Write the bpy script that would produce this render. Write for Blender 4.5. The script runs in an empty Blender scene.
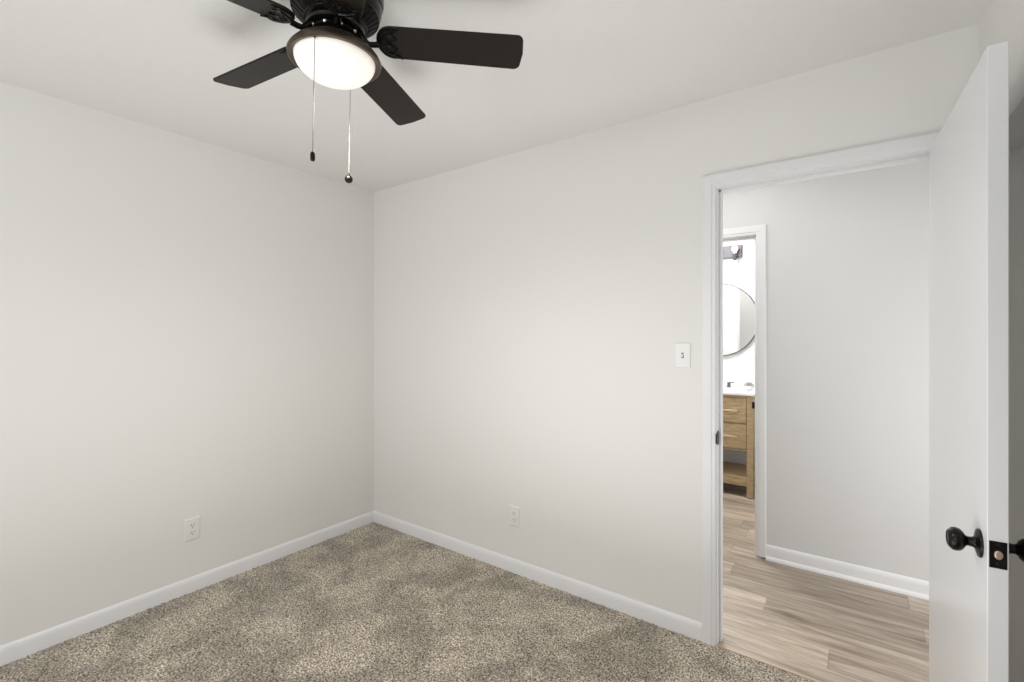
import bpy, bmesh, math, random
import numpy as np
from mathutils import Vector, Matrix
C = bpy.context.scene.collection
PI = math.pi
random.seed(4)
S = bpy.context.scene

# ------------------------------------------------------------------ camera
cam_d = bpy.data.cameras.new('camera')
cam = bpy.data.objects.new('camera', cam_d); C.objects.link(cam)
S.camera = cam
cam_d.sensor_width = 36.0; cam_d.sensor_fit = 'HORIZONTAL'
cam_d.lens = 36.0 * 474 / 1024
cam_d.shift_y = -(341 - 335) / 1024.0
cam_d.clip_start = 0.01
cam.location = (2.90, -2.24, 1.38)
cam.rotation_euler = (PI/2, 0, math.radians(36.07))

# ------------------------------------------------------------------ world, exposure, lights
S.view_settings.view_transform = 'Standard'
S.view_settings.look = 'None'
S.view_settings.gamma = 1.0
S.view_settings.use_curve_mapping = False
S.view_settings.exposure = -0.01
w = bpy.data.worlds.new('world'); S.world = w; w.use_nodes = True
bg = w.node_tree.nodes['Background']
bg.inputs[0].default_value = (0.85, 0.92, 1.0, 1); bg.inputs[1].default_value = 1.0

def area(name, loc, rot, sx, sy, power, col=(1, 1, 1)):
    d = bpy.data.lights.new(name, 'AREA'); d.shape = 'RECTANGLE'
    d.size = sx; d.size_y = sy; d.energy = power; d.color = col
    o = bpy.data.objects.new(name, d); C.objects.link(o)
    o.location = loc; o.rotation_euler = rot
    return o
# daylight through the south window and the east window behind the camera
area('window_daylight', (1.35, -4.36, 1.45), (math.radians(98), 0, 0), 1.5, 1.15, 25, (0.95, 0.975, 1.0))
area('east_window_daylight', (3.30, -3.15, 1.45), (math.radians(100), 0, math.radians(90)), 0.8, 1.1, 5, (0.98, 0.985, 1.0))
# unseen soft fill added below the camera to brighten the ceiling
area('ceiling_fill', (2.0, -1.60, 0.3), (PI, 0, 0), 1.4, 1.2, 18.5, (0.96, 0.98, 1.0))
# unseen hall and bathroom ceiling lights; low fill added at the hall end
area('hall_ceiling_light', (1.60, 0.52, 2.42), (0, 0, 0), 1.8, 0.5, 10.5, (1.0, 1.0, 0.995))
area('hall_end_fill', (4.2, 0.58, 0.9), (0, math.radians(90), 0), 1.5, 0.8, 13.5, (0.98, 0.99, 1.0))
area('bathroom_ceiling_light', (1.7, 1.9, 2.42), (0, 0, 0), 0.6, 0.5, 30, (1.0, 0.99, 0.97))

# ------------------------------------------------------------------ helpers
def srgb(r, g, b):
    f = lambda c: (c/255/12.92) if c/255 <= 0.04045 else ((c/255+0.055)/1.055)**2.4
    return (f(r), f(g), f(b), 1)

def mat(name, col, rough=0.5, metal=0.0, bump=None, spec=0.5, emit=None, var=None, coat=0):
    """bump=(scale, strength, distance); var=(scale, amount)"""
    m = bpy.data.materials.new(name); m.use_nodes = True
    nt = m.node_tree; b = nt.nodes['Principled BSDF']
    b.inputs['Base Color'].default_value = col
    b.inputs['Roughness'].default_value = rough
    b.inputs['Metallic'].default_value = metal
    b.inputs['Specular IOR Level'].default_value = spec
    if coat: b.inputs['Coat Weight'].default_value = coat
    tc = nt.nodes.new('ShaderNodeTexCoord')
    if var:
        n = nt.nodes.new('ShaderNodeTexNoise'); n.inputs['Scale'].default_value = var[0]
        nt.links.new(tc.outputs['Object'], n.inputs['Vector'])
        mx = nt.nodes.new('ShaderNodeMix'); mx.data_type = 'RGBA'
        mx.inputs[6].default_value = tuple(c*(1-var[1]) for c in col[:3]) + (1,)
        mx.inputs[7].default_value = tuple(min(1, c*(1+var[1])) for c in col[:3]) + (1,)
        nt.links.new(n.outputs['Fac'], mx.inputs[0]); nt.links.new(mx.outputs[2], b.inputs['Base Color'])
    if bump:
        n = nt.nodes.new('ShaderNodeTexNoise'); n.inputs['Scale'].default_value = bump[0]
        n.inputs['Detail'].default_value = 3
        nt.links.new(tc.outputs['Object'], n.inputs['Vector'])
        bp = nt.nodes.new('ShaderNodeBump'); bp.inputs['Strength'].default_value = bump[1]
        bp.inputs['Distance'].default_value = bump[2]
        nt.links.new(n.outputs['Fac'], bp.inputs['Height']); nt.links.new(bp.outputs['Normal'], b.inputs['Normal'])
    if emit:
        b.inputs['Emission Color'].default_value = emit[0]; b.inputs['Emission Strength'].default_value = emit[1]
    return m

M = {}
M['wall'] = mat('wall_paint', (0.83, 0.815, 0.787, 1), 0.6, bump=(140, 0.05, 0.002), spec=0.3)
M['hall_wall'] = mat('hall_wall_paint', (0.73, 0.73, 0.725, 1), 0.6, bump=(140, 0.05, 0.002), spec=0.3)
M['ceiling'] = mat('ceiling_texture_paint', (0.84, 0.828, 0.805, 1), 0.85, bump=(85, 0.30, 0.005), spec=0.2)
M['trim'] = mat('white_trim_paint', (0.83, 0.83, 0.835, 1), 0.35, spec=0.4)
M['door'] = mat('white_door_paint', (0.80, 0.805, 0.815, 1), 0.26, spec=0.5, bump=(18, 0.05, 0.001))
M['black'] = mat('bronze_black_metal', (0.010, 0.009, 0.008, 1), 0.28, 0.6, spec=0.5)
M['fan_metal'] = mat('fan_dark_bronze', (0.016, 0.013, 0.011, 1), 0.32, 0.5)
M['pan_metal'] = mat('fan_pan_bronze', (0.085, 0.062, 0.046, 1), 0.36, 0.6)
M['blade'] = mat('fan_blade_brown', (0.010, 0.0065, 0.0042, 1), 0.42, bump=(60, 0.05, 0.001), spec=0.25)
M['slot'] = mat('vent_slot_dark', (0.003, 0.003, 0.003, 1), 0.8)
M['glow'] = mat('frosted_lamp_glass', (0.9, 0.88, 0.84, 1), 0.35, emit=((1.0, 0.91, 0.80, 1), 0.38))
M['plastic'] = mat('white_plastic', (0.84, 0.84, 0.83, 1), 0.3)
M['slotplastic'] = mat('outlet_slot', (0.06, 0.06, 0.06, 1), 0.6)
M['bolt'] = mat('latch_bolt_brass', (0.62, 0.48, 0.40, 1), 0.35, 0.8)
M['chain'] = mat('pull_chain_metal', (0.10, 0.09, 0.08, 1), 0.35, 0.7)
M['chain_lamplit'] = mat('pull_chain_lamplit', (0.22, 0.21, 0.19, 1), 0.45, 0.5)  # same chain metal, painted paler for the lamp light on the far chain
M['screw_bright'] = mat('bright_screw', (0.5, 0.47, 0.42, 1), 0.25, 0.9)
M['gold'] = mat('brushed_gold', (0.83, 0.68, 0.42, 1), 0.3, 0.9)
M['counter'] = mat('white_stone_counter', (0.86, 0.86, 0.86, 1), 0.15, var=(6, 0.02))
M['mirror'] = mat('mirror_glass', (0.93, 0.94, 0.95, 1), 0.02, 1.0)
M['grey_metal'] = mat('dark_grey_metal', (0.10, 0.10, 0.11, 1), 0.4, 0.5)
M['bulb'] = mat('warm_bulb', (1, 0.9, 0.85, 1), 0.4, emit=((1.0, 0.78, 0.68, 1), 1.0))
M['succulent'] = mat('grey_green_leaf', (0.42, 0.44, 0.38, 1), 0.6, var=(60, 0.3))
M['ceramic'] = mat('white_ceramic', (0.85, 0.85, 0.85, 1), 0.2)

def oak():
    m = bpy.data.materials.new('light_oak'); m.use_nodes = True
    nt = m.node_tree; b = nt.nodes['Principled BSDF']; b.inputs['Roughness'].default_value = 0.5
    tc = nt.nodes.new('ShaderNodeTexCoord'); mp = nt.nodes.new('ShaderNodeMapping')
    mp.inputs['Scale'].default_value = (5, 30, 30)
    n = nt.nodes.new('ShaderNodeTexNoise'); n.inputs['Scale'].default_value = 2.5; n.inputs['Detail'].default_value = 5
    cr = nt.nodes.new('ShaderNodeValToRGB')
    cr.color_ramp.elements[0].position = 0.3; cr.color_ramp.elements[0].color = (0.33, 0.235, 0.130, 1)
    cr.color_ramp.elements[1].position = 0.7; cr.color_ramp.elements[1].color = (0.53, 0.395, 0.23, 1)
    nt.links.new(tc.outputs['Object'], mp.inputs[0]); nt.links.new(mp.outputs[0], n.inputs['Vector'])
    nt.links.new(n.outputs['Fac'], cr.inputs[0]); nt.links.new(cr.outputs[0], b.inputs['Base Color'])
    return m
M['oak'] = oak()

def carpet_mat():
    m = bpy.data.materials.new('speckled_carpet'); m.use_nodes = True
    nt = m.node_tree; b = nt.nodes['Principled BSDF']
    b.inputs['Roughness'].default_value = 0.95; b.inputs['Specular IOR Level'].default_value = 0.1
    b.inputs['Sheen Weight'].default_value = 0.25
    tc = nt.nodes.new('ShaderNodeTexCoord')
    L = nt.links.new
    n1 = nt.nodes.new('ShaderNodeTexNoise'); n1.inputs['Scale'].default_value = 135; n1.inputs['Detail'].default_value = 3.5
    L(tc.outputs['Object'], n1.inputs['Vector'])
    cr = nt.nodes.new('ShaderNodeValToRGB')
    e = cr.color_ramp.elements
    e[0].position = 0.34; e[0].color = (0.075, 0.058, 0.040, 1)
    e[1].position = 0.66; e[1].color = (0.66, 0.60, 0.505, 1)
    x = e.new(0.46); x.color = (0.250, 0.210, 0.160, 1)
    x = e.new(0.55); x.color = (0.42, 0.368, 0.298, 1)
    L(n1.outputs['Fac'], cr.inputs[0])
    # brushed pile: broad patches where the pile leans another way
    n2 = nt.nodes.new('ShaderNodeTexNoise'); n2.inputs['Scale'].default_value = 3.6; n2.inputs['Detail'].default_value = 4
    n2.inputs['Roughness'].default_value = 0.62; n2.inputs['Distortion'].default_value = 0.6
    L(tc.outputs['Object'], n2.inputs['Vector'])
    mr = nt.nodes.new('ShaderNodeMapRange'); mr.inputs[1].default_value = 0.42; mr.inputs[2].default_value = 0.60
    mr.inputs[3].default_value = 0.94; mr.inputs[4].default_value = 1.48
    L(n2.outputs['Fac'], mr.inputs[0])
    mx = nt.nodes.new('ShaderNodeVectorMath'); mx.operation = 'SCALE'
    L(cr.outputs[0], mx.inputs[0]); L(mr.outputs[0], mx.inputs['Scale'])
    L(mx.outputs[0], b.inputs['Base Color'])
    n3 = nt.nodes.new('ShaderNodeTexNoise'); n3.inputs['Scale'].default_value = 260; n3.inputs['Detail'].default_value = 2
    L(tc.outputs['Object'], n3.inputs['Vector'])
    bp = nt.nodes.new('ShaderNodeBump'); bp.inputs['Strength'].default_value = 0.7; bp.inputs['Distance'].default_value = 0.004
    L(n3.outputs['Fac'], bp.inputs['Height']); L(bp.outputs['Normal'], b.inputs['Normal'])
    return m
M['carpet'] = carpet_mat()

def plank_mat():
    m = bpy.data.materials.new('vinyl_plank'); m.use_nodes = True
    nt = m.node_tree; b = nt.nodes['Principled BSDF']; L = nt.links.new
    b.inputs['Roughness'].default_value = 0.38
    tc = nt.nodes.new('ShaderNodeTexCoord')
    at = nt.nodes.new('ShaderNodeAttribute'); at.attribute_name = 'tint'
    sep = nt.nodes.new('ShaderNodeSeparateColor'); L(at.outputs['Color'], sep.inputs[0])
    # shift the grain from plank to plank
    cmb = nt.nodes.new('ShaderNodeCombineXYZ'); L(sep.outputs[1], cmb.inputs[0]); L(sep.outputs[1], cmb.inputs[1])
    sc = nt.nodes.new('ShaderNodeVectorMath'); sc.operation = 'SCALE'; sc.inputs['Scale'].default_value = 20
    L(cmb.outputs[0], sc.inputs[0])
    ad = nt.nodes.new('ShaderNodeVectorMath'); ad.operation = 'ADD'
    L(tc.outputs['Object'], ad.inputs[0]); L(sc.outputs[0], ad.inputs[1])
    mp = nt.nodes.new('ShaderNodeMapping'); mp.inputs['Scale'].default_value = (1.6, 17, 1); L(ad.outputs[0], mp.inputs[0])
    n = nt.nodes.new('ShaderNodeTexNoise'); n.inputs['Scale'].default_value = 1.6; n.inputs['Detail'].default_value = 7
    n.inputs['Roughness'].default_value = 0.62; n.inputs['Distortion'].default_value = 0.8
    L(mp.outputs[0], n.inputs['Vector'])
    cr = nt.nodes.new('ShaderNodeValToRGB'); e = cr.color_ramp.elements
    e[0].position = 0.28; e[0].color = (0.165, 0.125, 0.090, 1)
    e[1].position = 0.72; e[1].color = (0.50, 0.43, 0.36, 1)
    x = e.new(0.5); x.color = (0.335, 0.275, 0.215, 1)
    L(n.outputs['Fac'], cr.inputs[0])
    mr = nt.nodes.new('ShaderNodeMapRange'); mr.inputs[3].default_value = 0.72; mr.inputs[4].default_value = 1.5
    L(sep.outputs[0], mr.inputs[0])
    mx = nt.nodes.new('ShaderNodeVectorMath'); mx.operation = 'SCALE'
    L(cr.outputs[0], mx.inputs[0]); L(mr.outputs[0], mx.inputs['Scale'])
    L(mx.outputs[0], b.inputs['Base Color'])
    bp = nt.nodes.new('ShaderNodeBump'); bp.inputs['Strength'].default_value = 0.15; bp.inputs['Distance'].default_value = 0.001
    L(n.outputs['Fac'], bp.inputs['Height']); L(bp.outputs['Normal'], b.inputs['Normal'])
    return m
M['plank'] = plank_mat()

def bm_new(): return bmesh.new()
def box(bm, x0, y0, z0, x1, y1, z1, mtx=None):
    vs = [bm.verts.new((x, y, z)) for x in (x0, x1) for y in (y0, y1) for z in (z0, z1)]
    F = [(0, 1, 3, 2), (4, 6, 7, 5), (0, 4, 5, 1), (2, 3, 7, 6), (0, 2, 6, 4), (1, 5, 7, 3)]
    for f in F: bm.faces.new([vs[i] for i in f])
    if mtx is not None: bmesh.ops.transform(bm, matrix=mtx, verts=vs)
    return vs
def lathe(bm, prof, seg=48, mtx=None, cap=True):
    """prof: list of (r, z)"""
    rings = []; allv = []
    for r, z in prof:
        if r < 1e-5:
            v = bm.verts.new((0, 0, z)); rings.append([v]); allv.append(v)
        else:
            rg = [bm.verts.new((r*math.cos(2*PI*i/seg), r*math.sin(2*PI*i/seg), z)) for i in range(seg)]
            rings.append(rg); allv += rg
    for a, b in zip(rings[:-1], rings[1:]):
        for i in range(seg):
            j = (i+1) % seg
            if len(a) == 1 and len(b) == 1: continue
            if len(a) == 1: bm.faces.new((a[0], b[i], b[j]))
            elif len(b) == 1: bm.faces.new((a[i], b[0], a[j]))
            else: bm.faces.new((a[i], b[i], b[j], a[j]))
    if cap:
        for rg in (rings[0], rings[-1]):
            if len(rg) > 1: bm.faces.new(rg)
    if mtx is not None: bmesh.ops.transform(bm, matrix=mtx, verts=allv)
    return allv
def tube(bm, pts, rad, seg=10, closed=False):
    """tube along points; rad is a number or list"""
    pts = [Vector(p) for p in pts]; n = len(pts); rings = []
    up = Vector((0, 0, 1))
    prev = None
    for i, p in enumerate(pts):
        if closed: t = pts[(i+1) % n] - pts[i-1]
        else: t = pts[min(i+1, n-1)] - pts[max(i-1, 0)]
        t.normalize()
        if prev is None:
            a = t.cross(up)
            if a.length < 1e-3: a = t.cross(Vector((1, 0, 0)))
        else:
            a = prev - t*prev.dot(t)
        a.normalize(); prev = a
        b = t.cross(a)
        r = rad[i] if isinstance(rad, (list, tuple)) else rad
        rings.append([bm.verts.new(p + (a*math.cos(2*PI*k/seg) + b*math.sin(2*PI*k/seg))*r) for k in range(seg)])
    rng = range(n) if closed else range(n-1)
    for i in rng:
        A, B = rings[i], rings[(i+1) % n]
        for k in range(seg):
            l = (k+1) % seg
            bm.faces.new((A[k], A[l], B[l], B[k]))
    if not closed:
        bm.faces.new(rings[0]); bm.faces.new(rings[-1])
def prism(bm, outline, z0, z1, mtx=None):
    a = [bm.verts.new((x, y, z0)) for x, y in outline]; b = [bm.verts.new((x, y, z1)) for x, y in outline]
    n = len(outline)
    bm.faces.new(a[::-1]); bm.faces.new(b)
    for i in range(n):
        j = (i+1) % n; bm.faces.new((a[i], a[j], b[j], b[i]))
    if mtx is not None: bmesh.ops.transform(bm, matrix=mtx, verts=a+b)
def obj(name, bm, m, parent=None, bevel=0, smooth=False, loc=None, mtx=None, seg=2):
    bmesh.ops.recalc_face_normals(bm, faces=bm.faces[:])
    me = bpy.data.meshes.new(name); bm.to_mesh(me); bm.free()
    me.materials.append(m)
    o = bpy.data.objects.new(name, me); C.objects.link(o)
    if parent is not None: o.parent = parent
    if loc is not None: o.location = loc
    if mtx is not None: o.matrix_local = mtx
    if bevel:
        b = o.modifiers.new('bevel', 'BEVEL'); b.width = bevel; b.segments = seg; b.limit_method = 'ANGLE'
        b.angle_limit = math.radians(40)
    if smooth or bevel:
        me.polygons.foreach_set('use_smooth', [True]*len(me.polygons))
        me.set_sharp_from_angle(angle=math.radians(35))
    return o
def struct(o): o['kind'] = 'structure'; return o
def tag(o, label, cat, group=None):
    o['label'] = label; o['category'] = cat
    if group: o['group'] = group
    return o
def thing(name, label, cat, loc=(0, 0, 0), rot=(0, 0, 0), group=None):
    o = bpy.data.objects.new(name, None); C.objects.link(o); o.empty_display_size = 0.05
    o.location = loc; o.rotation_euler = rot
    return tag(o, label, cat, group)
def sweep(bm, path, prof, normal, closed=False):
    """path: points of a polyline in a plane; prof: (u outward in plane, v along normal) closed outline; mitred"""
    path = [Vector(p) for p in path]; nrm = Vector(normal)
    n = len(path); rings = []
    for i, p in enumerate(path):
        d1 = (p - path[i-1]).normalized() if i > 0 else None
        d2 = (path[i+1] - p).normalized() if i < n-1 else None
        s1 = nrm.cross(d1) if d1 else None; s2 = nrm.cross(d2) if d2 else None
        if s1 and s2:
            s = (s1+s2).normalized(); s = s / max(0.2, s.dot(s1))
        else: s = s1 or s2
        rings.append([bm.verts.new(p + s*u + nrm*v) for u, v in prof])
    k = len(prof)
    for a, b in zip(rings[:-1], rings[1:]):
        for i in range(k):
            j = (i+1) % k; bm.faces.new((a[i], a[j], b[j], b[i]))
    bm.faces.new(rings[0]); bm.faces.new(rings[-1])

# ------------------------------------------------------------------ dimensions
RX, RY, H = 3.235, -4.30, 2.44
WT = 0.11                     # door wall thickness
OX0, OX1, OZ = 2.395, 3.143, 2.034   # clear door opening
HY = 1.06                     # far hall wall face
BX0, BX1, BZ = 1.70, 2.385, 2.005    # bathroom door opening
BY = 2.68                     # bathroom back wall
FZ = -0.004                   # vinyl floor level

# ------------------------------------------------------------------ walls, ceiling
b = bm_new(); box(b, -0.12, RY-0.12, -0.15, 0, WT, H+0.1); struct(obj('wall_west', b, M['wall']))
b = bm_new()
box(b, 0, 0, -0.15, OX0-0.02, WT, H+0.1)
box(b, OX1+0.02, 0, -0.15, RX+0.12, WT, H+0.1)
box(b, OX0-0.02, 0, OZ+0.02, OX1+0.02, WT, H+0.1)
struct(obj('wall_north', b, M['wall']))
# east wall: window behind the camera, and an open closet that the bedroom door swings in front of
ey0, ey1, wz0, wz1 = -3.60, -2.70, 0.85, 2.05
cy0, cy1, cz = -1.95, -0.07, 1.975
b = bm_new()
box(b, RX, cy1, -0.15, RX+0.12, 0, H+0.1); box(b, RX, ey1, -0.15, RX+0.12, cy0, H+0.1)
box(b, RX, cy0, cz, RX+0.12, cy1, H+0.1)
box(b, RX, RY-0.12, -0.15, RX+0.12, ey0, H+0.1)
box(b, RX, ey0, -0.15, RX+0.12, ey1, wz0); box(b, RX, ey0, wz1, RX+0.12, ey1, H+0.1)
struct(obj('wall_east', b, M['wall']))
CX1 = RX+0.72
b = bm_new(); box(b, CX1, cy0-0.25, -0.15, CX1+0.12, 0, H+0.1); struct(obj('wall_closet_east', b, M['wall']))
b = bm_new(); box(b, RX+0.12, cy0-0.25, -0.15, CX1, cy0-0.13, H+0.1); struct(obj('wall_closet_south', b, M['wall']))
b = bm_new(); box(b, RX+0.12, cy0-0.13, H, CX1, 0, H+0.12); struct(obj('ceiling_closet', b, M['ceiling']))
b = bm_new(); box(b, RX, cy0-0.13, -0.15, CX1, 0, -0.002); struct(obj('floor_closet', b, M['carpet']))
sx0, sx1 = 0.55, 2.15
b = bm_new()
box(b, 0, RY-0.12, -0.15, sx0, RY, H+0.1); box(b, sx1, RY-0.12, -0.15, RX, RY, H+0.1)
box(b, sx0, RY-0.12, -0.15, sx1, RY, wz0); box(b, sx0, RY-0.12, wz1, sx1, RY, H+0.1)
struct(obj('wall_south', b, M['wall']))
b = bm_new(); box(b, -0.12, RY-0.12, H, RX+0.12, WT, H+0.12); struct(obj('ceiling', b, M['ceiling']))
# hall and bathroom shell
b = bm_new()
box(b, 0.2, HY, -0.15, BX0-0.02, HY+WT, H+0.1)
box(b, BX1+0.02, HY, -0.15, 4.4, HY+WT, H+0.1)
box(b, BX0-0.02, HY, BZ+0.02, BX1+0.02, HY+WT, H+0.1)
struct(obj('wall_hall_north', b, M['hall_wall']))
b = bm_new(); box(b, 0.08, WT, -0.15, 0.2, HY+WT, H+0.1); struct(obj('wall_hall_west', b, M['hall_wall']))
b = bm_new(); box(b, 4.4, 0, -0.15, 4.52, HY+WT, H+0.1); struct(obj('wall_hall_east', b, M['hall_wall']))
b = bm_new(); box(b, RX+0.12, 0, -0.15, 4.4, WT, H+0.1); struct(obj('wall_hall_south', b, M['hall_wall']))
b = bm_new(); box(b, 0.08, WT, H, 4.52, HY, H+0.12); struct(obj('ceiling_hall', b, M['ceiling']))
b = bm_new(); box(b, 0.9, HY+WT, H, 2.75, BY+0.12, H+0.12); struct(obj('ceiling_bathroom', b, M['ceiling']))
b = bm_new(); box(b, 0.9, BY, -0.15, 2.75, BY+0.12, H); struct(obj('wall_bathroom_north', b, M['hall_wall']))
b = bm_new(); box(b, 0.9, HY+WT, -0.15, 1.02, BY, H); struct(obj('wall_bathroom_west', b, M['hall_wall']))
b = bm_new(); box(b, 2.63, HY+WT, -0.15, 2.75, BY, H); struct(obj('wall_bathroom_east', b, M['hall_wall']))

# ------------------------------------------------------------------ carpet: displaced pile
def carpet():
    step = 0.006
    nx = int(RX/step)+1; ny = int(-RY/step)+1
    xs = np.linspace(0, RX, nx); ys = np.linspace(RY, 0.0, ny)
    X, Y = np.meshgrid(xs, ys)
    rg = np.random.default_rng(7)
    Z = rg.random(X.shape)
    Z = (Z + np.roll(Z, 1, 0)*0.6 + np.roll(Z, 1, 1)*0.6)/2.2
    Z = (Z-0.5)*0.009 - 0.001
    X2 = X.copy(); Y2 = Y.copy()
    X2[:, 1:-1] += (rg.random((ny, nx-2))-0.5)*0.004; Y2[1:-1, :] += (rg.random((ny-2, nx))-0.5)*0.004
    co = np.stack([X2, Y2, Z], -1).reshape(-1, 3).astype(np.float32)
    i = np.arange(nx*ny).reshape(ny, nx)
    q = np.stack([i[:-1, :-1], i[:-1, 1:], i[1:, 1:], i[1:, :-1]], -1).reshape(-1, 4)
    me = bpy.data.meshes.new('floor')
    me.vertices.add(len(co)); me.vertices.foreach_set('co', co.ravel())
    me.loops.add(q.size); me.loops.foreach_set('vertex_index', q.ravel().astype(np.int32))
    me.polygons.add(len(q)); me.polygons.foreach_set('loop_start', (np.arange(len(q))*4).astype(np.int32))
    me.update(calc_edges=True); me.validate()
    me.polygons.foreach_set('use_smooth', [True]*len(me.polygons))
    me.materials.append(M['carpet'])
    o = bpy.data.objects.new('floor', me); C.objects.link(o)
    return struct(o)
carpet()
b = bm_new(); box(b, 0, RY, -0.15, RX, 0, -0.02); struct(obj('floor_base', b, M['oak']))

# ------------------------------------------------------------------ vinyl plank floor in the hall and bathroom
def planks():
    bm = bm_new(); lay = bm.loops.layers.float_color.new('tint')
    rr = random.Random(11)
    def quad(x0, y0, x1, y1, t, k):
        g = 0.0006
        vs = box(bm, x0+g, y0+g, -0.012, x1-g, y1-g, FZ)
        for f in vs[0].link_faces[:] + vs[7].link_faces[:]:
            for l in f.loops: l[lay] = (t, k, 0, 1)
    w0 = 0.152; y = 0.118-w0; r = 0
    # known plank joints in the rows seen through the door
    fixed = {3: [(0.2, 1.30, .5), (1.30, 2.517, .88), (2.517, 3.72, .30), (3.72, 4.4, .5)],
             2: [(0.2, 0.9, .5), (0.9, 2.10, .75), (2.10, 3.30, .62), (3.30, 4.4, .35)],
             1: [(0.2, 1.4, .5), (1.4, 2.80, .85), (2.80, 4.0, .55), (4.0, 4.4, .35)],
             0: [(0.2, 1.0, .5), (1.0, 2.2, .4), (2.2, 3.4, .65), (3.4, 4.4, .35)],
             4: [(0.2, 1.0, .5), (1.0, 1.95, .4), (1.95, 3.15, .28), (3.15, 4.4, .6)],
             5: [(0.2, 1.3, .5), (1.3, 2.3, .75), (2.3, 3.45, .22), (3.45, 4.4, .4)],
             6: [(0.2, 1.3, .5), (1.3, 1.9, .75), (1.9, 3.114, .38), (3.114, 4.4, .8)]}
    while y < BY:
        y1 = min(y+w0, BY); ya = max(y, 0.0)
        if r in fixed:
            rows = fixed[r]
        else:
            rows = []; x = 0.2 - rr.random()*0.9
            while x < 4.4:
                x1 = min(x+1.22, 4.4)
                rows.append((max(x, 0.2), x1, 0.15+0.7*rr.random())); x = x1
        for x0, x1, t in rows:
            lo, hi = (0.2, 4.4) if y < HY+0.02 else (1.02, 2.63)
            a, c = max(x0, lo), min(x1, hi)
            if c-a > 0.01 and y1-ya > 0.004: quad(a, ya, c, y1, t, rr.random())
        y = y1; r += 1
    return struct(obj('floor_hall', bm, M['plank']))
planks()
b = bm_new(); box(b, 0.2, 0, -0.15, 4.4, HY+WT, -0.0125); box(b, 1.02, HY+WT, -0.15, 2.63, BY, -0.0125)
struct(obj('floor_hall_base', b, M['slot']))
# wooden edge strip between carpet and vinyl
b = bm_new(); prism(b, [(-0.004, -0.004), (0.010, -0.004), (0.010, 0.0005), (0.004, 0.003), (-0.004, 0.002)], OX0, OX1,
                    Matrix(((0, 0, 1, 0), (1, 0, 0, 0), (0, 1, 0, 0), (0, 0, 0, 1))))
struct(obj('trim_1', b, mat('strip_wood', (0.55, 0.42, 0.28, 1), 0.35)))

# ------------------------------------------------------------------ casings and jambs
CAS = [(0, 0), (0, 0.008), (0.003, 0.0095), (0.014, 0.0095), (0.017, 0.013), (0.048, 0.0165), (0.053, 0.0155), (0.056, 0.012), (0.056, 0)]
def casing(name, x0, x1, z1, y, side, reveal=0.004, prof=CAS, z0=-0.01):
    bm = bm_new(); x0 -= reveal; x1 += reveal; z1 += reveal
    pth = [(x0, y, z0), (x0, y, z1), (x1, y, z1), (x1, y, z0)]
    nrm = (0, side, 0)
    if side > 0: pth = pth[::-1]
    sweep(bm, pth, prof, nrm)
    return struct(obj(name, bm, M['trim'], smooth=True))
casing('trim_2', OX0, OX1, OZ, 0.0, -1)
casing('trim_3', OX0, OX1, OZ, WT, 1)
casing('trim_4', BX0, BX1, BZ, HY, -1, z0=0.004)
casing('trim_5', BX0, BX1, BZ, HY+WT, 1, z0=0.004)
def jamb(name, x0, x1, z1, y0, y1, stop_at, z0):
    bm = bm_new()
    box(bm, x0-0.019, y0, z0, x0, y1, z1+0.019); box(bm, x1, y0, z0, x1+0.019, y1, z1+0.019)
    box(bm, x0, y0, z1, x1, y1, z1+0.019)
    s0, s1 = stop_at
    box(bm, x0, s0, z0, x0+0.010, s1, z1); box(bm, x1-0.010, s0, z0, x1, s1, z1); box(bm, x0, s0, z1-0.010, x1, s1, z1)
    return struct(obj(name, bm, M['trim'], bevel=0.0012))
jm = jamb('trim_6', OX0, OX1, OZ, 0, WT, (0.040, 0.075), -0.01)
jm2 = jamb('trim_7', BX0, BX1, BZ, HY, HY+WT, (HY+0.035, HY+0.07), 0.004)
# black strike plate on the left jamb
b = bm_new(); box(b, -0.0015, 0.004, -0.030, 0.0015, 0.034, 0.030); box(b, -0.0015, -0.012, -0.022, 0.0035, 0.006, 0.022)
s = obj('strike_plate', b, M['black'], jm, bevel=0.001, loc=(OX0+0.001, 0.0, 0.92)); s['label'] = 'black metal strike plate'
b = bm_new(); box(b, -0.003, 0.0, -0.030, 0.001, 0.030, 0.030); box(b, -0.036, 0.026, -0.022, 0.001, 0.036, 0.022)
s = obj('strike_plate', b, M['black'], jm2, bevel=0.001, loc=(BX1-0.001, HY+0.075, 0.925)); s['label'] = 'black metal strike plate'

# ------------------------------------------------------------------ baseboards
BB = [(0, 0), (0, 0.012), (0.058, 0.012), (0.070, 0.009), (0.078, 0.004), (0.080, 0)]   # (height, out)
def base(name, p, q, nrm, z0=-0.012, prof=BB, shoe=False, h=1.0):
    """p->q along the wall foot; nrm points into the room"""
    bm = bm_new(); p = Vector((p[0], p[1], z0)); q = Vector((q[0], q[1], z0)); n = Vector((nrm[0], nrm[1], 0))
    def run(pr):
        A = [bm.verts.new(p + n*v + Vector((0, 0, u*h))) for u, v in pr]; B_ = [bm.verts.new(q + n*v + Vector((0, 0, u*h))) for u, v in pr]
        k = len(pr)
        for i in range(k):
            j = (i+1) % k; bm.faces.new((A[i], A[j], B_[j], B_[i]))
        bm.faces.new(A); bm.faces.new(B_)
    run(prof)
    if shoe:
        run([(0, 0.0115), (0, 0.026), (0.008, 0.0255), (0.015, 0.021), (0.020, 0.0115)])
    return struct(obj(name, bm, M['trim'], smooth=True))
base('baseboard_west', (0, RY), (0, 0), (1, 0), h=1.12)
base('baseboard_north', (0.0, 0), (OX0-0.060, 0), (0, -1), h=1.12)
base('baseboard_south', (0, RY), (RX, RY), (0, 1), h=1.12)
base('baseboard_east', (RX, RY), (RX, cy0), (-1, 0), h=1.12)
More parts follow.
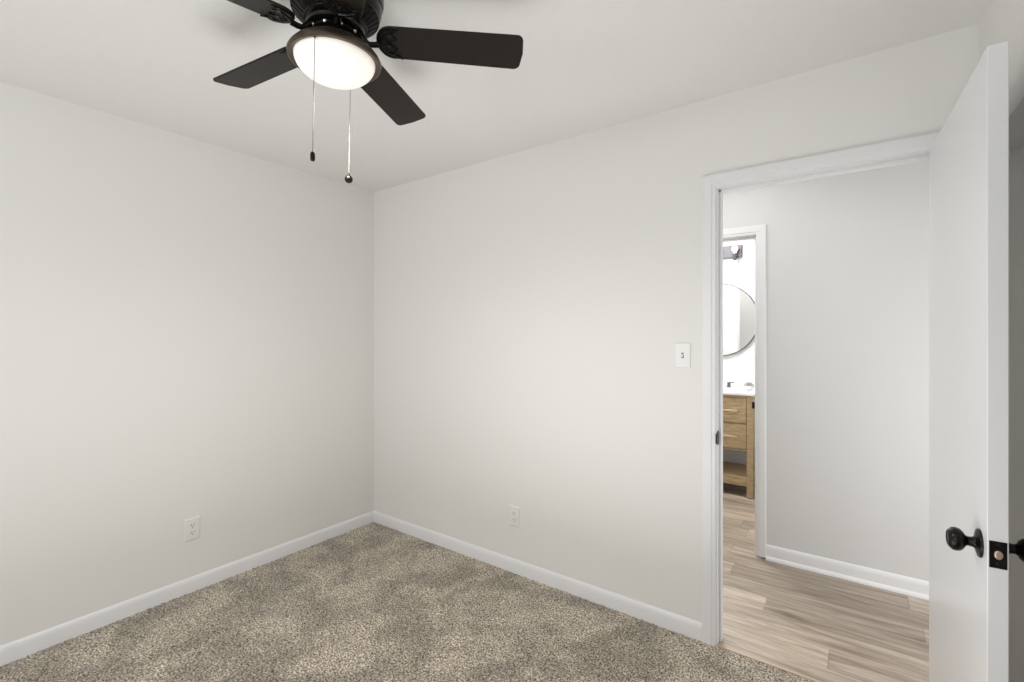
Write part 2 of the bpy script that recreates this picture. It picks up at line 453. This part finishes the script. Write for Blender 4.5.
base('baseboard_hall_north', (BX1+0.060, HY), (4.4, HY), (0, -1), z0=FZ, shoe=True, h=1.12)
base('baseboard_hall_west', (0.2, HY), (BX0-0.060, HY), (0, -1), z0=FZ, shoe=True, h=1.12)
base('baseboard_bathroom_north', (1.02, BY), (2.63, BY), (0, -1), z0=FZ, shoe=True)
base('baseboard_bathroom_east', (2.63, HY+WT), (2.63, BY), (-1, 0), z0=FZ, shoe=True)

# ------------------------------------------------------------------ windows (behind the camera)
def window(name, x0, x1, z0, z1, mtx):
    """built in local x-z plane, wall thickness along -y 0..-0.12"""
    root = bpy.data.objects.new(name, None); C.objects.link(root); root.matrix_world = mtx; struct(root)
    bm = bm_new()
    for (a, c, e, f) in ((x0, x0+0.045, z0, z1), (x1-0.045, x1, z0, z1), (x0+0.045, x1-0.045, z0, z0+0.045), (x0+0.045, x1-0.045, z1-0.045, z1),
                         (x0+0.045, x1-0.045, (z0+z1)/2-0.02, (z0+z1)/2+0.02)):
        box(bm, a, -0.09, e, c, -0.05, f)
    obj('window_frame', bm, M['trim'], root, bevel=0.003)
    bm = bm_new(); sweep(bm, [(x0, 0, z0), (x0, 0, z1), (x1, 0, z1), (x1, 0, z0)][::-1], CAS, (0, 1, 0)); obj('window_casing', bm, M['trim'], root, smooth=True)
    bm = bm_new(); box(bm, x0-0.07, -0.05, z0-0.025, x1+0.07, 0.05, z0); obj('window_sill', bm, M['trim'], root, bevel=0.004)
    return root
window('window_1', sx0, sx1, wz0, wz1, Matrix.Translation((0, RY, 0)))
window('window_2', ey0, ey1, wz0, wz1, Matrix.Translation((RX, 0, 0)) @ Matrix.Rotation(PI/2, 4, 'Z'))

# ------------------------------------------------------------------ bedroom door, swung open past ninety degrees
door = bpy.data.objects.new('door_1', None); C.objects.link(door); struct(door)
TH = 0.035; DW = 0.745
door.location = (3.106, -0.006, 0); door.rotation_euler = (0, 0, math.atan2(-DW, 0.030))
# local x: along the leaf, local y: 0 = face towards the opening ... TH = face towards the east wall
bm = bm_new(); box(bm, 0, 0, 0.014, DW, TH, 2.030); obj('door_leaf', bm, M['door'], door, bevel=0.0018)
KZ = 0.891; KX = DW-0.059
def knob(sign, y0):
    """sign -1: out of face y=0, +1: out of face y=TH"""
    mt = Matrix.Translation((KX, y0, KZ)) @ Matrix.Rotation(-sign*PI/2, 4, 'X')
    bm = bm_new()
    lathe(bm, [(0, 0), (0.0325, 0), (0.033, 0.002), (0.0315, 0.005), (0.022, 0.008), (0.014, 0.010), (0.0115, 0.014), (0.0105, 0.022),
               (0.0135, 0.0265), (0.0205, 0.030), (0.0258, 0.036), (0.0272, 0.043), (0.0258, 0.050), (0.020, 0.056), (0.0165, 0.058), (0.015, 0.0565), (0, 0.0560)], 40, mt)
    o = obj('door_knob', bm, M['black'], door, smooth=True); o['label'] = 'round black door knob on its rose'
    return o
knob(-1, 0.0); knob(1, TH)
bm = bm_new(); box(bm, DW-0.0005, 0.003, KZ-0.031, DW+0.0012, TH-0.003, KZ+0.029)
lp = obj('latch_plate', bm, M['black'], door, bevel=0.0006); lp['label'] = 'black latch plate on the door edge'
bm = bm_new()
prism(bm, [(0.0100*math.cos(a)*0.72, 0.0098*math.sin(a)) for a in [2*PI*i/24 for i in range(24)]], 0, 0.006,
      Matrix.Translation((DW+0.001, TH/2, KZ)) @ Matrix.Rotation(PI/2, 4, 'Y') @ Matrix.Rotation(PI/2, 4, 'Z'))
o = obj('latch_bolt', bm, M['bolt'], lp, bevel=0.002); o['label'] = 'pinkish brass latch bolt'
for dz in (0.021, -0.021):
    bm = bm_new(); lathe(bm, [(0, 0), (0.004, 0), (0.003, 0.001), (0, 0.0012)], 16, Matrix.Translation((DW+0.001, TH/2, KZ+dz)) @ Matrix.Rotation(PI/2, 4, 'Y'))
    obj('screw', bm, M['fan_metal'], lp, smooth=True)

# ------------------------------------------------------------------ switch and outlets
def plate_bm(w_, h_, t=0.006):
    bm = bm_new(); n = 6
    a = [bm.verts.new((x, 0, z)) for x, z in ((-w_/2, -h_/2), (w_/2, -h_/2), (w_/2, h_/2), (-w_/2, h_/2))]
    k = 0.004
    c = [bm.verts.new((x, -t*0.6, z)) for x, z in ((-w_/2, -h_/2), (w_/2, -h_/2), (w_/2, h_/2), (-w_/2, h_/2))]
    d = [bm.verts.new((x, -t, z)) for x, z in ((-w_/2+k, -h_/2+k), (w_/2-k, -h_/2+k), (w_/2-k, h_/2-k), (-w_/2+k, h_/2-k))]
    for A, B_ in ((a, c), (c, d)):
        for i in range(4):
            j = (i+1) % 4; bm.faces.new((A[i], A[j], B_[j], B_[i]))
    bm.faces.new(d); bm.faces.new(a)
    return bm
def outlet(loc, rz, label):
    t = thing('wall_outlet', label, 'outlet', loc, (0, 0, rz), group=None)
    obj('cover_plate', plate_bm(0.071, 0.116), M['plastic'], t)
    for s in (-1, 1):
        bm = bm_new()
        out = []
        for i in range(28):
            a = 2*PI*i/28; x, z = 0.0165*math.cos(a), 0.0165*math.sin(a); z = max(-0.0125, min(0.0125, z)); out.append((x, z))
        prism(bm, out, 0.0055, 0.0085, Matrix.Translation((0, 0, s*0.0195)) @ Matrix.Rotation(PI/2, 4, 'X'))
        r = obj('receptacle', bm, M['plastic'], t, bevel=0.0006)
        bm = bm_new(); z = s*0.0195
        box(bm, -0.0075, -0.0092, z-0.0005, -0.0053, -0.0084, z+0.0085); box(bm, 0.0053, -0.0092, z+0.0005, 0.0075, -0.0084, z+0.0085)
        lathe(bm, [(0, 0.0084), (0.0027, 0.0084), (0.0027, 0.0092), (0, 0.0092)], 14, Matrix.Translation((0, 0, z-0.0065)) @ Matrix.Rotation(PI/2, 4, 'X'))
        obj('slots', bm, M['slotplastic'], r)
    bm = bm_new(); lathe(bm, [(0, 0.0058), (0.0032, 0.0058), (0.0026, 0.0072), (0, 0.0074)], 14, Matrix.Rotation(PI/2, 4, 'X')); obj('screw', bm, M['plastic'], t, smooth=True)
    return t
outlet((0.0, -1.19, 0.335), PI/2, 'white duplex wall outlet on the left wall under the ceiling fan')
outlet((1.288, 0.0, 0.325), 0, 'white duplex wall outlet low on the wall with the doorway')
sw = thing('light_switch', 'white toggle light switch plate on the wall just left of the door casing', 'switch', (2.247, 0, 1.286))
obj('cover_plate', plate_bm(0.071, 0.116), M['plastic'], sw)
bm = bm_new(); box(bm, -0.0052, -0.007, -0.012, 0.0052, -0.0055, 0.012); fr = obj('toggle_slot', bm, M['slotplastic'], sw)
bm = bm_new(); prism(bm, [(-0.006, -0.001), (-0.018, -0.0085), (-0.018, -0.0025), (-0.006, 0.009)], -0.0042, 0.0042, Matrix(((0, 0, 1, 0), (1, 0, 0, 0), (0, 1, 0, 0), (0, 0, 0, 1))))
obj('toggle', bm, M['plastic'], sw, bevel=0.0006)
for dz in (0.030, -0.030):
    bm = bm_new(); lathe(bm, [(0, 0.0058), (0.0032, 0.0058), (0.0026, 0.0072), (0, 0.0074)], 14, Matrix.Translation((0, 0, dz)) @ Matrix.Rotation(PI/2, 4, 'X')); obj('screw', bm, M['plastic'], sw, smooth=True)

# ------------------------------------------------------------------ ceiling fan
FX, FY = 1.696, -1.438
fan = thing('ceiling_fan', 'dark bronze five blade ceiling fan with a lit frosted glass bowl', 'ceiling fan', (FX, FY, 0))
fan['label'] = 'dark bronze ceiling fan with brown blades and a lit frosted glass bowl'
BZ_ = 2.227
# the fan hangs a touch out of true: its right side sits about one degree low
TILT = Matrix.Translation((FX, FY, 2.44)) @ Matrix.Rotation(math.radians(1.0), 4, Vector((-0.589, 0.808, 0))) @ Matrix.Translation((0, 0, -2.44))
fan.matrix_world = TILT
# motor housing (ceiling hugger)
bm = bm_new()
lathe(bm, [(0, 2.438), (0.100, 2.438), (0.112, 2.425), (0.126, 2.405), (0.131, 2.385), (0.131, 2.345), (0.128, 2.335), (0.124, 2.332), (0.126, 2.328), (0.125, 2.316), (0.119, 2.300), (0.116, 2.297), (0.084, 2.272), (0.078, 2.268), (0.060, 2.262), (0, 2.262)], 72)
hs = obj('motor_housing', bm, M['fan_metal'], fan, smooth=True)
bm = bm_new(); lathe(bm, [(0.1135, 2.2935), (0.0865, 2.2725)], 72, cap=False)
lathe(bm, [(0.0865, 2.2722), (0.1135, 2.2932)], 72, cap=False)
o = obj('vent_ring', bm, M['slot'], hs); o['label'] = 'dark ring of vent slots'
NS = 34
for k in range(NS):
    a = 2*PI*k/NS
    bm = bm_new()
    tube(bm, [(r*math.cos(a), r*math.sin(a), z) for r, z in ((0.118, 2.298), (0.110, 2.2905), (0.099, 2.2818), (0.090, 2.2745), (0.084, 2.2705))], [0.0020, 0.0027, 0.0029, 0.0027, 0.0020], 6)
    obj('vent_rib', bm, M['fan_metal'], hs, smooth=True)
for rr_, zz_ in ((0.1175, 2.297), (0.0835, 2.2705)):
    bm = bm_new(); tube(bm, [(rr_*math.cos(2*PI*i/60), rr_*math.sin(2*PI*i/60), zz_) for i in range(60)], 0.0026, 8, closed=True); obj('bead', bm, M['fan_metal'], hs, smooth=True)
# hub under the motor
bm = bm_new(); lathe(bm, [(0, 2.262), (0.076, 2.262), (0.080, 2.256), (0.078, 2.248), (0.058, 2.244), (0.052, 2.238), (0.052, 2.214), (0.060, 2.210), (0, 2.210)], 48)
obj('switch_housing', bm, M['fan_metal'], fan, smooth=True)
bm = bm_new(); lathe(bm, [(0.050, 2.240), (0.066, 2.239), (0.069, 2.236), (0.066, 2.233), (0.050, 2.232)], 48, cap=False)
fl = obj('hub_flange', bm, M['fan_metal'], fan, smooth=True)
for k in range(10):
    a = 2*PI*k/10+0.25
    bm = bm_new(); lathe(bm, [(0, 0), (0.0050, 0), (0.0050, 0.002), (0.003, 0.0042), (0, 0.0045)], 14, Matrix.Translation((0.067*math.cos(a), 0.067*math.sin(a), 2.236)) @ Matrix.Rotation(a, 4, 'Z') @ Matrix.Rotation(math.radians(115), 4, 'Y'))
    sc_ = obj('screw', bm, M['screw_bright'], fl, smooth=True); sc_['label'] = 'bright screw head'
# light kit pan
bm = bm_new()
lathe(bm, [(0.050, 2.222), (0.056, 2.221), (0.070, 2.216), (0.092, 2.205), (0.112, 2.190), (0.1235, 2.176), (0.1275, 2.168), (0.1265, 2.162), (0.122, 2.160), (0.112, 2.163), (0.108, 2.170), (0.050, 2.195)], 72, cap=False)
pan = obj('light_pan', bm, M['pan_metal'], fan, smooth=True)
bm = bm_new()
pr = [(0.110*math.cos(t), 2.166-0.062*math.sin(t)) for t in [i*PI/2/14 for i in range(15)]]; pr[-1] = (0, pr[-1][1])
lathe(bm, pr, 64, cap=False)
gl = obj('glass_bowl', bm, M['glow'], fan, smooth=True); gl['label'] = 'glowing frosted glass bowl'
# the lamp's own light, thrown down out of the bowl
ld = bpy.data.lights.new('fan_lamp', 'SPOT'); ld.energy = 38; ld.color = (1.0, 0.965, 0.92); ld.shadow_soft_size = 0.07
ld.spot_size = math.radians(178); ld.spot_blend = 1.0
lo = bpy.data.objects.new('fan_lamp', ld); C.objects.link(lo); lo.location = (FX, FY, 2.03)
# blades
ANG0 = math.radians(114.1)
def blade_outline(r0, r1, w0, w1):
    pts = []
    # tip with rounded corners and a slightly bowed end
    c = 0.020
    for i in range(7): t = -PI/2 + i*(PI/2)/6*0.92; pts.append((r1-c-0.004 + c*math.cos(t), -w1/2 + c + c*math.sin(t)))
    pts.append((r1, 0))
    for i in range(7): t = PI/2*0.08 + i*(PI/2)/6*0.92; pts.append((r1-c-0.004 + c*math.cos(t), w1/2 - c + c*math.sin(t)))
    # rounded root
    for i in range(13):
        t = PI/2 + i*PI/12
        pts.append((r0+0.045 + 0.045*math.cos(t), w0/2*math.sin(t)))
    return pts
PITCH = math.radians(12.5)
for k in range(5):
    a = ANG0 + 2*PI*k/5
    hold = Matrix.Rotation(a, 4, 'Z')
    base_m = hold @ Matrix.Translation((0, 0, BZ_)) @ Matrix.Rotation(-PITCH, 4, 'X')
    bm = bm_new(); prism(bm, blade_outline(0.114, 0.540, 0.112, 0.124), 0, 0.006)
    bl = obj('blade', bm, M['blade'], fan, bevel=0.0015, mtx=base_m)
    # filigree blade iron: fan-shaped plate with openings, plus the swan-neck arm
    bm = bm_new()
    # cast plate under the blade root with a scalloped inner edge, relief scrolls on it
    out = []
    for i in range(17):
        t = PI/2 + i*PI/16; out.append((0.160+0.044*math.cos(t), 0.052*math.sin(t)))
    sc = []
    for i in range(25):
        u = -1 + 2*i/24; sc.append((0.168 - 0.016*abs(math.cos(u*PI*1.5)) + 0.016*abs(u), u*0.052))
    prism(bm, out + sc[1:-1], -0.0035, -0.0002)
    tube(bm, [(x, y, -0.0035) for x, y in sc], 0.0020, 6)
    tube(bm, [(x+0.004, y*0.95, -0.0035) for x, y in out], 0.0022, 6)
    for s in (-1, 1):
        tube(bm, [(0.122, 0, -0.004), (0.132, s*0.016, -0.0045), (0.145, s*0.030, -0.0045), (0.160, s*0.043, -0.004)], [0.004, 0.003, 0.0024, 0.002], 6)
        tube(bm, [(0.138+0.012*math.cos(2*PI*i/14), s*0.013+0.007*math.sin(2*PI*i/14), -0.0042) for i in range(14)], 0.0018, 6, closed=True)
    ir = obj('blade_iron', bm, M['black'], fan, smooth=True, mtx=base_m)
    for (x, y) in ((0.150, 0.0), (0.156, 0.034), (0.156, -0.034)):
        bm = bm_new(); lathe(bm, [(0, 0), (0.005, 0), (0.004, 0.003), (0, 0.004)], 12, Matrix.Translation((x, y, -0.007)) @ Matrix.Rotation(PI, 4, 'X')); obj('screw', bm, M['fan_metal'], ir, smooth=True)
    bm = bm_new()
    tube(bm, [(0.058, 0, 2.254), (0.070, 0, 2.244), (0.080, 0, 2.230), (0.092, 0, 2.2195), (0.106, 0, 2.219), (0.122, 0, 2.221)], [0.011, 0.010, 0.0085, 0.0078, 0.0078, 0.008], 12)
    obj('blade_arm', bm, M['black'], fan, smooth=True, mtx=hold)
# pull chains
def pull_chain(x, y, ztop, zfob, ball, m, label):
    bm = bm_new()
    z = ztop
    while z > zfob:
        lathe(bm, [(0, -0.0013), (0.0011, -0.0006), (0.0011, 0.0006), (0, 0.0013)], 6, Matrix.Translation((x, y, z)), cap=False); z -= 0.0030
    tube(bm, [(x, y, ztop), (x, y, zfob)], 0.0006, 5)
    ch = obj('pull_chain', bm, m, fan, smooth=True)
    bm = bm_new(); lathe(bm, [(0, 0.006), (0.003, 0.005), (0.004, 0), (0.003, -0.004), (0, -0.005)], 12, Matrix.Translation((x, y, ztop+0.001))); obj('chain_bushing', bm, M['black'], ch, smooth=True)
    bm = bm_new()
    if ball: lathe(bm, [(0, 0.019), (0.0022, 0.0185), (0.0026, 0.0135)] + [(0.0125*math.sin(t), 0.0125*math.cos(t)) for t in (0.35, 0.7, 1.1, 1.57)] + [(0.0125*math.cos(t), -0.0125*math.sin(t)) for t in (0.3, 0.6, 0.9, 1.2)] + [(0, -0.0125)], 24, Matrix.Translation((x, y, zfob-0.012)))
    else: lathe(bm, [(0, 0.003), (0.004, 0.002), (0.0062, -0.003), (0.0062, -0.017), (0.005, -0.021), (0, -0.023)], 20, Matrix.Translation((x, y, zfob)))
    f = obj('pull_fob', bm, M['black'], ch, smooth=True); ch['label'] = label
# camera-right axis in world (.808,.589), forward (-.589,.808)
def cf(r, f): return (r*0.808-0.589*f, r*0.589+0.808*f)
p = cf(-0.012, -0.113); pull_chain(p[0], p[1], 2.164, 1.858, False, M['chain'], 'near pull chain with a small cylinder fob')
p = cf(0.003, 0.118); pull_chain(p[0], p[1], 2.160, 1.877, True, M['chain_lamplit'], 'far pull chain with a round ball fob')

# ------------------------------------------------------------------ bathroom vanity
VX0, VX1, VY0, VY1, VH = 1.447, 2.192, 2.175, 2.655, 0.868
van = thing('bathroom_vanity', 'light oak bathroom vanity with gold bar handles, seen through both doorways', 'vanity', (VX0, VY0, FZ))
def vb(name, boxes, m=M['oak'], bevel=0.002, parent=van):
    bm = bm_new()
    for (a, b_, c, d, e, f) in boxes: box(bm, a, b_, c, d, e, f)
    return obj(name, bm, m, parent, bevel=bevel)
W_, D_ = VX1-VX0, VY1-VY0; L5 = 0.050
for (x, y) in ((0, 0), (W_-L5, 0), (0, D_-L5), (W_-L5, D_-L5)):
    vb('leg', [(x, y, 0.006, x+L5, y+L5, VH)])
bz = 0.395
vb('cabinet_body', [(L5, 0.020, bz, W_-L5, 0.030, VH), (L5, 0.004, VH-0.022, W_-L5, 0.020, VH), (L5, 0.004, bz, W_-L5, 0.02, bz+0.012), (0.004, L5, bz, 0.02, D_-L5, VH), (W_-0.02, L5, bz, W_-0.004, D_-L5, VH), (L5, 0.03, bz, W_-L5, D_-0.01, bz+0.015), (L5, D_-0.02, bz, W_-L5, D_-0.01, VH)])
vb('shelf', [(0.004, L5*0.3, 0.150, W_-0.004, D_-0.02, 0.172)])
vb('shelf_rail', [(L5, 0.006, 0.098, W_-L5, 0.030, 0.1495)])
def drawer(x0, x1, z0, z1, name='drawer'):
    d = vb(name, [(x0, 0.002, z0, x1, 0.0195, z1)])
    xm = (x0+x1)/2; zm = (z0+z1)/2
    bm = bm_new(); box(bm, xm-0.07, -0.030, zm-0.007, xm+0.07, -0.020, zm+0.007); box(bm, xm-0.055, -0.021, zm-0.004, xm-0.047, 0.003, zm+0.004); box(bm, xm+0.047, -0.021, zm-0.004, xm+0.055, 0.003, zm+0.004)
    h = obj('handle', bm, M['gold'], d, bevel=0.001); h['label'] = 'gold bar handle'
drawer(W_-L5-0.275, W_-L5-0.004, 0.632, 0.842); drawer(W_-L5-0.275, W_-L5-0.004, 0.412, 0.622)
dd = vb('cabinet_door', [(L5+0.004, 0.002, 0.412, W_-L5-0.282, 0.0195, 0.842)])
bm = bm_new(); box(bm, W_-L5-0.315, -0.030, 0.62, W_-L5-0.305, -0.020, 0.78); box(bm, W_-L5-0.314, -0.021, 0.64, W_-L5-0.306, 0.003, 0.648); box(bm, W_-L5-0.314, -0.021, 0.752, W_-L5-0.306, 0.003, 0.76); obj('handle', bm, M['gold'], dd, bevel=0.001)
vb('countertop', [(-0.012, -0.012, VH+0.0005, W_+0.012, D_+0.022, VH+0.024)], M['counter'], 0.003)
vb('backsplash', [(-0.012, D_+0.004, VH+0.0245, W_+0.012, D_+0.022, VH+0.094)], M['counter'], 0.002)
CT = FZ+VH+0.024
# faucet
cxv = (VX0+VX1)/2
fa = thing('bathroom_faucet', 'dark metal widespread faucet at the back of the vanity counter', 'faucet', (cxv, 2.585, CT+0.0008))
bm = bm_new(); tube(bm, [(0, 0, 0.0), (0, 0, 0.05), (0, -0.006, 0.10), (0, -0.035, 0.125), (0, -0.075, 0.125), (0, -0.105, 0.108), (0, -0.108, 0.095)], 0.010, 12); lathe(bm, [(0, 0), (0.024, 0), (0.022, 0.006), (0, 0.007)], 24); obj('spout', bm, M['grey_metal'], fa, smooth=True)
for s in (-1, 1):
    bm = bm_new(); mt = Matrix.Translation((s*0.10, 0, 0)); lathe(bm, [(0, 0), (0.020, 0), (0.018, 0.006), (0.014, 0.010), (0.015, 0.040), (0.012, 0.045), (0, 0.046)], 20, mt)
    tube(bm, [(s*0.10, 0, 0.042), (s*0.10+s*0.045, 0, 0.046)], 0.0045, 8); obj('tap_handle', bm, M['grey_metal'], fa, smooth=True)
# little bowl with a succulent
bo = thing('succulent_bowl', 'small white bowl of grey green succulent on the right end of the vanity counter', 'plant', (2.122, 2.41, CT+0.0008))
bm = bm_new(); lathe(bm, [(0, 0), (0.020, 0), (0.022, 0.004), (0.030, 0.014), (0.040, 0.030), (0.043, 0.042), (0.040, 0.042), (0.036, 0.034), (0, 0.030)], 32); obj('bowl', bm, M['ceramic'], bo, smooth=True)
bm = bm_new()
for ring_, (n, rr_, zz) in enumerate(((11, 0.032, 0.046), (8, 0.021, 0.056), (5, 0.010, 0.062))):
    for i in range(n):
        a = 2*PI*i/n + ring_*0.3
        x, y = rr_*math.cos(a), rr_*math.sin(a)
        tube(bm, [(x*0.2, y*0.2, 0.034), (x*0.7, y*0.7, zz-0.006), (x*1.15, y*1.15, zz+0.004), (x*1.3, y*1.3, zz+0.012)], [0.003, 0.0065, 0.005, 0.001], 7)
obj('succulent', bm, M['succulent'], bo, smooth=True)
# round mirror
mi = thing('round_mirror', 'round wall mirror with a thin dark frame above the vanity', 'mirror', (1.812, BY, 1.525))
bm = bm_new(); lathe(bm, [(0, 0.002), (0.346, 0.002), (0.346, 0.014), (0, 0.014)], 96, Matrix.Rotation(PI/2, 4, 'X')); obj('mirror_glass', bm, M['mirror'], mi, smooth=True)
bm = bm_new(); lathe(bm, [(0.344, 0.001), (0.352, 0.001), (0.352, 0.022), (0.344, 0.022), (0.344, 0.001)], 96, Matrix.Rotation(PI/2, 4, 'X'), cap=False); obj('mirror_frame', bm, M['grey_metal'], mi, smooth=True)
# vanity light
vl = thing('vanity_light', 'dark rectangular wall light bar with warm bulbs above the round mirror', 'wall light', (1.812, BY, 2.175))
bm = bm_new(); box(bm, -0.205, -0.022, -0.058, 0.205, -0.0005, 0.058); obj('back_plate', bm, M['grey_metal'], vl, bevel=0.002)
for x in (-0.155, 0, 0.155):
    bm = bm_new(); tube(bm, [(x, -0.020, -0.045), (x, -0.07, -0.048)], 0.007, 10); lathe(bm, [(0, -0.09), (0.014, -0.088), (0.019, -0.07), (0.019, -0.03), (0.012, -0.025), (0, -0.025)], 20, Matrix.Translation((x, -0.07, 0)))
    sk = obj('socket', bm, M['grey_metal'], vl, smooth=True)
    bm = bm_new(); lathe(bm, [(0, -0.026), (0.012, -0.024), (0.016, -0.010)] + [(0.030*math.cos(t), 0.020+0.030*math.sin(t)) for t in (-0.7, -0.3, 0.1, 0.5, 0.9, 1.2)] + [(0, 0.050)], 24, Matrix.Translation((x, -0.07, 0)))
    bb = obj('bulb', bm, M['bulb'], sk, smooth=True)
